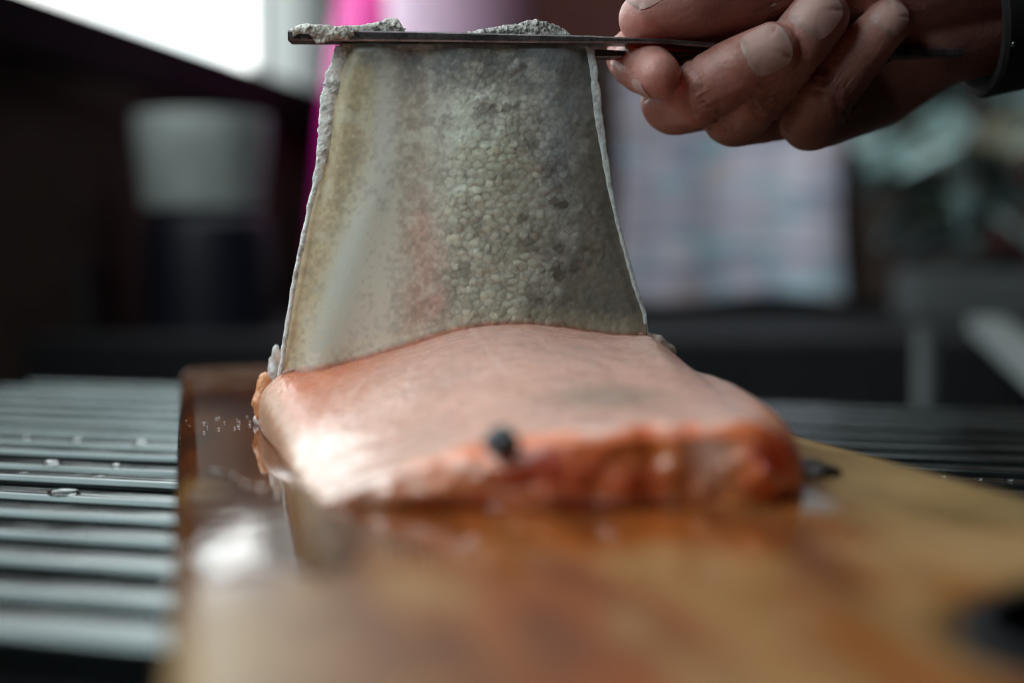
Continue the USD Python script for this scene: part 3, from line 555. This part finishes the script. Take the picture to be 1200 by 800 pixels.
# finger frames: creases at the joints, fuller pads, a little flesh between
def seg_info(p, a, b):
    ab = b - a; tt = np.clip(((p - a) @ ab) / (ab @ ab), 0, 1); return tt, np.linalg.norm(p - (a + tt[:, None] * ab), axis=1)
disp = np.zeros(len(hv)); red = np.zeros(len(hv))
for nm, ch in chains.items():
    tip, dip = ch[-1][0], ch[-2][0] if nm != 'thumb' else ch[2][0]
    dtip = np.linalg.norm(hv - tip, axis=1); red = np.maximum(red, np.exp(-(dtip / 13.0) ** 2))  # red also carries light painted onto the fingertips
    ax = ch[-1][0] - ch[-3][0]; ax /= np.linalg.norm(ax)
    jn = ch[2][0]; u = (hv - jn) @ ax; near = np.linalg.norm(hv - jn, axis=1) < ch[2][1] * 1.5
    for k, o in enumerate((-3.0, -1.5, 0.0, 1.6, 3.2)): disp -= near * (0.75 if abs(o) < 2 else 0.4) * np.exp(-((u - o + 0.5 * np.sin(hv[:, 0] * 1.3 + k)) / 0.38) ** 2)
disp += 0.30 * (meshkit.fbm(hv / 4.0, 3, 5) - 0.5) + 0.12 * (meshkit.fbm(hv / 1.1, 2, 6) - 0.5)
hand.vertices = hv + vn * disp[:, None]
hn = meshkit.fbm(hv / 6, 4, 8); hn2 = meshkit.fbm(hv / 1.4, 3, 9)
hc = np.tile(np.array([0.155, 0.064, 0.052]), (len(hv), 1)); hc = mixc(hc, [0.55, 0.26, 0.225], red * 0.9); hc = mixc(hc, [0.25, 0.10, 0.065], smoothstep(0.5, 0.7, hn) * 0.5); hc = mixc(hc, [0.30, 0.16, 0.12], smoothstep(0.5, 0.35, hn) * 0.25); hc *= (0.84 + 0.32 * hn2)[:, None]  # palm darkened for its shade, fingertips lightened, all in the skin colour
obj('hand', hand, 'hand_skin', person, smooth=True, col=hc)
hand.vertices = hand.vertices.copy()
ray = trimesh.ray.ray_triangle.RayMeshIntersector(hand)
def nail(base, tip, facing, L, Wn, label=None):
    """A nail laid on the finger's surface: along base > tip, on the side that looks towards facing."""
    ax = (tip - base) / np.linalg.norm(tip - base); f_ = np.asarray(facing, float); f_ = f_ - ax * (f_ @ ax); f_ /= np.linalg.norm(f_); sd = np.cross(ax, f_)
    n, m = 22, 18; a = np.linspace(-1, 1, n); b = np.linspace(-1, 1, m); pts = np.zeros((n, m, 3))
    ctr = tip - ax * (L * 0.30)
    for i, x in enumerate(a):
        for j, y in enumerate(b):
            k = max(abs(x), abs(y)) / max((abs(x) ** 3 + abs(y) ** 3) ** (1 / 3), 1e-6)
            o = ctr + ax * (x * k * L / 2) + sd * (y * k * Wn / 2) + f_ * 14
            hit = ray.intersects_location([o], [-f_], multiple_hits=False)[0]
            pts[i, j] = hit[0] if len(hit) else o - f_ * 14
    # smooth the landing, then lift, with the rim sunk into the skin
    from scipy.ndimage import gaussian_filter
    h = (pts - ctr) @ f_; hc_ = np.median(h); lim = np.clip(h, hc_ - 2.6, hc_ + 1.5); pts += (lim - h)[..., None] * f_; h = lim; hs = gaussian_filter(h, 2.2, mode='nearest'); pts += (hs - h)[..., None] * f_
    rimn = np.clip(np.minimum(1 - np.abs(a)[:, None] ** 6, 1 - np.abs(b)[None, :] ** 6), 0, 1); rimn[a > 0.5] = np.maximum(rimn[a > 0.5], 0.6 * (1 - np.abs(b)[None, :] ** 6))
    pts += f_ * (0.52 * rimn - 0.10)[..., None]
    m_ = trimesh.Trimesh(np.vstack([pts.reshape(-1, 3), pts.reshape(-1, 3) - f_ * 0.5]), np.vstack([grid_faces(n, m), grid_faces(n, m, True) + n * m]), process=False)
    if m_.face_normals[: (n - 1) * (m - 1)].mean(0) @ f_ < 0: m_.invert()
    x_ = np.tile(a[:, None], (1, m)); nc = np.tile(np.array([0.50, 0.29, 0.26]), (n, m, 1)); nc = mixc(nc, [0.37, 0.27, 0.24], smoothstep(0.86, 0.95, x_)); nc = mixc(nc, [0.36, 0.22, 0.19], smoothstep(-0.55, -0.8, x_))
    return obj('fingernail', m_, 'nail', person, smooth=True, col=np.vstack([nc.reshape(-1, 3)] * 2))
cg = {k: [c for c, r in v_] for k, v_ in chains.items()}
nail(cg['middle'][3], cg['middle'][4] + (cg['middle'][4] - cg['middle'][3]) * 0.22, (-0.05, -1, 0.16), 10.5, 10.2)
nail(cg['ring'][3], cg['ring'][4] + (cg['ring'][4] - cg['ring'][3]) * 0.20, (-0.15, -1, 0.25), 10.5, 10.2)
nail(cg['pinky'][3], cg['pinky'][4] + (cg['pinky'][4] - cg['pinky'][3]) * 0.25, (0.1, -1, 0.35), 7.8, 7.6)
nail(cg['thumb'][3], cg['thumb'][4] + (cg['thumb'][4] - cg['thumb'][3]) * 0.14, (0.0, -0.55, 1), 9.5, 9.0)
nail(cg['index'][3], cg['index'][4] + (cg['index'][4] - cg['index'][3]) * 0.12, (-0.25, -0.6, -0.7), 5.6, 6.4)
# wristband round the wrist with its buckle
wc0, wc1 = (wrist[0][0] + wrist[1][0]) / 2, (wrist[2][0] + wrist[3][0]) / 2; wax = (wc1 - wc0) / np.linalg.norm(wc1 - wc0)
e1 = np.array([0, 1.0, 0]) - wax * wax[1]; e1 /= np.linalg.norm(e1); e2 = np.cross(wax, e1)
wc = P(1178, -50, YF + 22.5)
rr, zz = [], []
prof = [(-11, 0.0), (-11, 1.9), (-10, 2.6), (10, 2.6), (11, 1.9), (11, 0.0)]
n = 72; V = []
for k in range(n):
    a = 2 * math.pi * k / n; off = 8.0 if math.sin(a) > 0 else -8.0
    for (w_, h_) in prof: V.append(wc + wax * w_ + e1 * math.cos(a) * (21.6 + h_) + e2 * (math.sin(a) * (20.5 + h_) + off))
V = np.array(V); F = []
for k in range(n):
    for j in range(6):
        a, b = k * 6 + j, k * 6 + (j + 1) % 6; c_, d_ = ((k + 1) % n) * 6 + j, ((k + 1) % n) * 6 + (j + 1) % 6; F += [(a, c_, d_), (a, d_, b)]
wb = trimesh.Trimesh(V, np.array(F), process=False); wb.fix_normals()
band = obj('wristband', wb, 'counter_black', person, smooth=30, label='dark strap round the wrist')
stud = trimesh.creation.icosphere(2, 0.7); stud.apply_translation(P(1188, 52, YF + 1.6)); obj('stud', stud, 'steel', band, smooth=True)

# ------------------------------------------------------------------ small things on the board and the rack
s = trimesh.creation.icosphere(4, 2.6); q = s.vertices; s.vertices = q * (0.72 + 0.56 * meshkit.fbm(q * 0.55, 4, 2))[:, None] * np.array([1, 1, 0.95]) + P(588, 519, 201.0)
obj('peppercorn', s, 'peppercorn', smooth=True, label='small round dark grey peppercorn on the front edge of the salmon', cat='peppercorn')
s = trimesh.creation.icosphere(4, 1.0); q = s.vertices; s.vertices = q * (0.75 + 0.5 * meshkit.fbm(q * 1.5, 3, 12))[:, None] * np.array([5.5, 7.0, 1.9]) + P(948, 552, 236)
obj('dark_mound', s, 'mound_dark', smooth=True, label='dark scrap lying on the board right of the salmon', cat='mound')  # low dark mound to the right of the fillet

def puddle(outline, z, h, label, seed, n=90):
    o_ = np.array(outline, float)
    for _ in range(3): nx = np.roll(o_, -1, 0); o_ = np.stack([0.75 * o_ + 0.25 * nx, 0.25 * o_ + 0.75 * nx], 1).reshape(-1, 2)
    o_ = o_ + 2.2 * (np.stack([meshkit.fbm(np.column_stack([o_ / 5, 0 * o_[:, 0]]), 3, seed), meshkit.fbm(np.column_stack([o_ / 5, 0 * o_[:, 0] + 9]), 3, seed)], 1) - 0.5)
    pg = Polygon(o_).buffer(0)
    if pg.geom_type != 'Polygon': pg = max(pg.geoms, key=lambda g_: g_.area)
    x0, y0, x1, y1 = pg.bounds; step = 1.1
    ring = np.array([pg.exterior.interpolate(d).coords[0] for d in np.arange(0, pg.exterior.length, 1.0)])
    cs_ = m3.CrossSection([ring if Polygon(ring).exterior.is_ccw else ring[::-1]]); man = m3.Manifold.extrude(cs_, 1.0).refine_to_length(1.3); t_ = man.to_mesh()
    v_ = np.array(t_.vert_properties[:, :3], float); d = shp_distance(shp_points(v_[:, :2]), pg.exterior); up = v_[:, 2] > 0.99
    prof_ = np.sqrt(np.clip(1 - (1 - np.clip(d / 2.6, 0, 1)) ** 2, 0, 1)); wob = 0.8 + 0.4 * meshkit.fbm(np.stack([v_[:, 0] / 9, v_[:, 1] / 9, 0 * d], 1), 3, seed)
    v_[:, 2] = np.where(up, z + 0.05 + h * prof_ * wob, np.where(v_[:, 2] < 0.01, z - 0.5, v_[:, 2]))
    mid = (~up) & (v_[:, 2] > z - 0.49) & (v_[:, 2] < 1.0) & (d < 0.01); v_[mid, 2] = z - 0.2
    return obj('puddle', (v_, np.array(t_.tri_verts)), 'water', smooth=True, label=label, cat='puddle')
def plane_xy(pts): return [tuple((np.array([(px - 600) / FPX, 1]) * (CAMZ / ((py - 298) / FPX)))) for px, py in pts]
puddle(plane_xy([(222, 548), (262, 556), (300, 580), (360, 562), (420, 592), (430, 640), (372, 690), (300, 668), (240, 690), (205, 640), (212, 590)]), 0.1, 0.14, 'puddle of clear fish juice at the front left of the salmon', 3)

drop_spots = [(52, 546, 1.7), (75, 577, 2.6), (112, 562, 1.4), (96, 514, 1.3), (158, 522, 1.7), (33, 552, 1.2), (24, 516, 1.0), (130, 548, 1.1)]
def drop_mesh(r, seed):
    s = trimesh.creation.icosphere(3, 1.0); q = s.vertices.copy(); q[:, 2] = np.where(q[:, 2] < 0, q[:, 2] * 0.15, q[:, 2] * 0.30)
    q[:, 0] *= 1.25; return trimesh.Trimesh(q * (0.85 + 0.3 * meshkit.fbm(q + seed, 2, seed))[:, None] * r, s.faces, process=False)
RACKH = CAMZ - RZ
DROPS = ['round water drop on a left bar, just above the largest drop and left of it', 'largest and widest water drop on the steel bars left of the board', 'small water drop on a left bar, right of the largest drop', 'small water drop in the farthest row of drops, above the largest drop',
         'water drop in the far row that lies nearest the wooden board', 'second water drop from the left edge, in the middle row', 'tiny water drop at the far left in the farthest row of drops', 'tiny water drop of the middle row, nearest the wooden board',
         'tiny water drop on the dark right bars, nearest the board', 'middle one of three tiny water drops on the dark right bars', 'tiny water drop on the dark right bars, farthest right']
for k, (px, py, r) in enumerate(drop_spots + [(1105, 560, 1.0), (1142, 561, 1.2), (1190, 567, 0.9)]):
    Y = RACKH * FPX / (py - 298); x = (px - 600) / FPX * Y
    kk = min(bars_w, key=lambda w0: abs(w0 - (Y + SL * x))); Y = kk - SL * x - 2.5 + (k % 3); 
    m = drop_mesh(r, k + 1); m.apply_translation((x, Y, RZ + 0.2))
    obj('water_drop', m, 'droplet', smooth=True, label=DROPS[k], cat='water drop', group='drops on the left bars' if px < 600 else 'drops on the right bars')
r5 = np.random.default_rng(5)
bub = []
for k in range(22):
    px, py = r5.uniform(215, 305), r5.normal(496, 5.0); xy_ = plane_xy([(px, py)])[0]; m = drop_mesh(r5.uniform(0.14, 0.34), k + 30); m.apply_translation((xy_[0], xy_[1], 0.25)); bub.append(m)
obj('bubbles', trimesh.util.concatenate(bub), 'droplet', smooth=True, label='scatter of tiny bright bubbles on the wet dark wood left of the salmon', cat='bubbles', kind='stuff')

# ------------------------------------------------------------------ things behind, far out of focus
def lathe_px(cx, prof, Y):
    """A turned body: prof lists (half width in plan pixels, py)."""
    p0 = P(cx, prof[0][1], Y); k = Y / FPX
    pr = [(w * k, P(cx, py, Y)[2]) for w, py in prof]; pr = sorted(pr, key=lambda a: a[1]); pr = [(0.0, pr[0][1])] + pr + [(0.0, pr[-1][1])]
    return lathe(pr, (p0[0], Y, 0))
jar = thing('storage_jar', 'dark jar with a wide pale grey lid on the back counter at left', 'jar')
obj('lid', lathe_px(236, [(76, 137), (78, 141), (77, 165), (74, 190), (71, 215), (69, 243), (66, 246)], 1000), 'white_plastic', jar, smooth=35)
obj('jar_body', lathe_px(244, [(58, 247), (72, 262), (76, 300), (74, 386), (70, 389)], 1000), 'navy_plastic', jar, smooth=35)
crate = thing('storage_box', 'low dark box on the back counter carrying the grey bowl', 'box')
pa, pb = P(8, 312, 960), P(152, 390, 1060); obj('box_body', box((pa[0], 960, -16), (pb[0], 1060, pa[2] - 5), 3), 'grey_plastic', crate, smooth=30); obj('lid', box((pa[0] - 2, 958, pa[2] - 5), (pb[0] + 2, 1062, pa[2]), 2), 'navy_plastic', crate, smooth=30)
bowl = lathe_px(86, [(42, 272), (44, 273), (42, 285), (32, 303), (22, 311)], 1005)
obj('bowl', bowl, 'grey_ceramic', smooth=35, label='dim grey bowl on the low dark box at far left', cat='bowl')
bt = thing('bottle', 'slender dark glass bottle behind the grey bowl at far left', 'bottle')
bz = 1100
obj('bottle_body', lathe_px(90, [(9, 172), (9.5, 195), (13, 212), (15, 225), (15, 372), (13, 376)], bz), 'black_glass', bt, smooth=35); obj('cap', lathe_px(90, [(9.5, 150), (10.5, 152), (10.5, 171.5)], bz), 'navy_plastic', bt, smooth=35)
# magenta bottle that leans behind the skin, and the lilac pouch beside it
mb = thing('soap_bottle', 'bright magenta plastic bottle behind the top left of the skin', 'bottle')
def lean(m, ang, pivot):
    m.apply_transform(trimesh.transformations.rotation_matrix(ang, [0, 1, 0], pivot)); return m
Yb = 1260
pv = P(410, 200, Yb)
obj('bottle_body', lean(lathe_px(418, [(26, -150), (40, -120), (48, -60), (50, 40), (50, 130), (46, 300), (44, 345)], Yb), 0.14, pv), 'magenta_plastic', mb, smooth=35)
obj('cap', lean(lathe_px(418, [(20, -230), (22, -226), (24, -151)], Yb), 0.14, pv), 'pink_plastic', mb, smooth=35)
lp = thing('plastic_tub', 'translucent lilac plastic tub beside the magenta bottle', 'tub')
obj('tub_body', lathe_px(540, [(88, -120), (90, -100), (82, 120), (76, 340), (72, 345)], 1150), 'lilac_plastic', lp, smooth=35); obj('rim', lathe_px(540, [(93, -128), (95, -126), (95, -121), (93, -120.5)], 1150), 'pink_plastic', lp, smooth=35)
# dark cabinet with doors, and the cloth that hangs on it
cab = thing('cabinet', 'black low cabinet with plain doors behind the cloth', 'cabinet')
c0, c1 = P(640, 60, 1330), P(1100, 480, 1330)
obj('cabinet_body', box((c0[0], 1330, -16.5), (c1[0], 1600, c0[2]), 3), 'counter_black', cab, smooth=30)
xm = (c0[0] + c1[0]) / 2
for a, b in ((c0[0] + 6, xm - 2), (xm + 2, c1[0] - 6)): d_ = obj('door', box((a, 1322, -8), (b, 1329, c0[2] - 8), 2), 'wall_black', cab, smooth=30)
rail0, rail1 = P(715, 88, 1300), P(1000, 88, 1300)
rl = trimesh.creation.cylinder(4, segment=[rail0, rail1]); obj('rail', trimesh.util.concatenate([rl] + [trimesh.creation.cylinder(2.5, segment=[q, q + np.array([0, 22.5, 0])]) for q in (rail0 + [6, 0, 0], rail1 - [6, 0, 0])]), 'blade_steel', cab, smooth=30)
nw, nh = 90, 110
TU, TV = np.meshgrid(np.linspace(0, 1, nw), np.linspace(0, 1, nh), indexing='ij')
tpx = 726 + 262 * TU + 6 * np.sin(TV * 5 + TU * 2) * TV; tpy = 86 + 262 * TV + 5 * np.sin(TU * 7) * TV
tY = 1293 - 1.6 * np.sin(TU * 22 + 1) * smoothstep(0, 0.5, TV) - 6 * np.sin(TU * 9) * TV
tg = P(tpx, tpy, tY)
mat('cloth_print', {'uv': ('uvmap', {'attribute': 'st'}), 'm1': ('mapping', {'scale': (8.0, 15.0, 1)}), 'vo': ('voronoi_texture', {'scale': 1.0, 'metric': 'chebychev', 'randomness': 0.75, 'dimensions': '2D'}), 'm2': ('mapping', {'scale': (0.5, 7, 1)}), 'wv': ('noise_texture', {'scale': 2.2, 'detail': 2, 'dimensions': '2D'}),
   'sp': ('separate_color', {}), 'rp': ('rgb_ramp', {'interpolate': False, 'ramp': [(0, (0.80, 0.78, 0.93)), (0.2, (0.86, 0.82, 0.95)), (0.38, (0.62, 0.82, 0.93)), (0.55, (0.52, 0.55, 0.70)), (0.68, (0.76, 0.62, 0.64)), (0.78, (0.88, 0.85, 0.95)), (0.9, (0.60, 0.74, 0.86))]}),
   'r2': ('rgb_ramp', {'ramp': [(0.40, (0.50, 0.52, 0.58)), (0.54, (1, 1, 1))]}), 'mx': ('mix_color', {'blend_type': 'multiply', 'fac': 0.7}), 'p': ('principled_bsdf', {'roughness': 0.85, 'specular_ior_level': 0.2})},
   [('uv.UV', 'm1.vector'), ('m1.vector', 'vo.vector'), ('vo.color', 'sp.color'), ('sp.r', 'rp.fac'), ('uv.UV', 'm2.vector'), ('m2.vector', 'wv.vector'), ('wv.fac', 'r2.fac'), ('rp.color', 'mx.a'), ('r2.color', 'mx.b'), ('mx.result', 'p.base_color')])
tm = sheet(tg, 2.0)
tw_ = obj('towel', tm, 'cloth_print', smooth=40 if False else True, label='lilac and blue patterned cloth hanging on the rail behind the hand', cat='cloth')
uvt = np.vstack([np.stack([TU.ravel(), TV.ravel()], 1)] * 2).astype(np.float32)
UsdGeom.PrimvarsAPI(tw_).CreatePrimvar('st', Sdf.ValueTypeNames.TexCoord2fArray, 'vertex').Set(Vt.Vec2fArray.FromNumpy(uvt))
# pot plant at right
pl_ = thing('potted_plant', 'leafy grey green plant in a dark pot at upper right', 'plant')
PYp = 1250; pc = P(1120, 300, PYp)
obj('pot', lathe_px(1125, [(74, 292), (78, 294), (70, 330), (56, 388), (54, 392)], PYp), 'pot_clay', pl_, smooth=35)
obj('stem', trimesh.util.concatenate([trimesh.creation.cylinder(2.2, segment=[P(1125, 294, PYp), P(1125 + dx, 294 - dz, PYp + dy)]) for dx, dz, dy in ((-60, 130, -20), (10, 190, 10), (60, 150, 20), (-20, 90, 30), (90, 80, -10))]), 'leaf_dark', pl_, smooth=30)
r9 = np.random.default_rng(9)
for k in range(70):
    px, py = r9.uniform(1005, 1260), r9.uniform(60, 288)
    if px < 1050 and py > 230: continue
    c_ = P(px, py, PYp + r9.uniform(-50, 50)); L_, Wl = r9.uniform(50, 95), r9.uniform(28, 46)
    a = np.linspace(0, 1, 8); wv_ = np.sin(a * math.pi) ** 0.7 * Wl / 2
    loc = np.stack([np.stack([a * L_ - L_ / 2, -wv_, -((a - .5) ** 2) * 14], 1), np.stack([a * L_ - L_ / 2, 0 * a, 2.5 - ((a - .5) ** 2) * 14], 1), np.stack([a * L_ - L_ / 2, wv_, -((a - .5) ** 2) * 14], 1)], 1)
    Rm = trimesh.transformations.euler_matrix(r9.uniform(0.2, 1.4), r9.uniform(-0.8, 0.8), r9.uniform(0, 6.28))[:3, :3]
    lf = sheet(loc @ Rm.T + c_, 0.8)
    obj('leaf', lf, ['leaf_pale', 'leaf_pale', 'leaf_dark', 'leaf_olive'][k % 4], pl_, smooth=True)
# the upright pipe and the metal tray edge at right
pole = thing('tap_pipe', 'upright pale pipe standing at right behind the rack', 'pipe')
obj('pipe', trimesh.creation.cylinder(7.0, segment=[P(1086, 392, 760), P(1086, 640, 760)]), 'grey_ceramic', pole, smooth=30); obj('cap', trimesh.creation.cylinder(8.2, segment=[P(1086, 386, 760), P(1086, 391.5, 760)]), 'grey_ceramic', pole, smooth=30)
tray = thing('metal_tray', 'pale metal tray with a raised rim at the far right', 'tray')
ta, tb = P(1140, 385, 900), P(1290, 560, 560)
q0, q1 = P(1135, 388, 920), P(1250, 500, 600); dirv = (q1 - q0)
def slab(a, b, up, side):
    pts = np.array([a, b]); allp = np.vstack([pts, pts + side, pts + up, pts + up + side]); return trimesh.convex.convex_hull(allp)
obj('rim', slab(q0, q1, np.array([0, 0, 9.0]), np.array([26.0, 8, 0])), 'pale_metal', tray, smooth=20); obj('tray_base', slab(q0 + [27, 8, -2], q1 + [27, 8, -2], np.array([0, 0, 4.0]), np.array([260.0, 60, 0])), 'steel', tray, smooth=20)
obj('worktop_board', box(tuple(P(1068, 318, 1180)), tuple(P(1330, 372, 1240)), 4), 'grey_ceramic', smooth=30, label='dull grey slab lying below the plant at right', cat='slab')
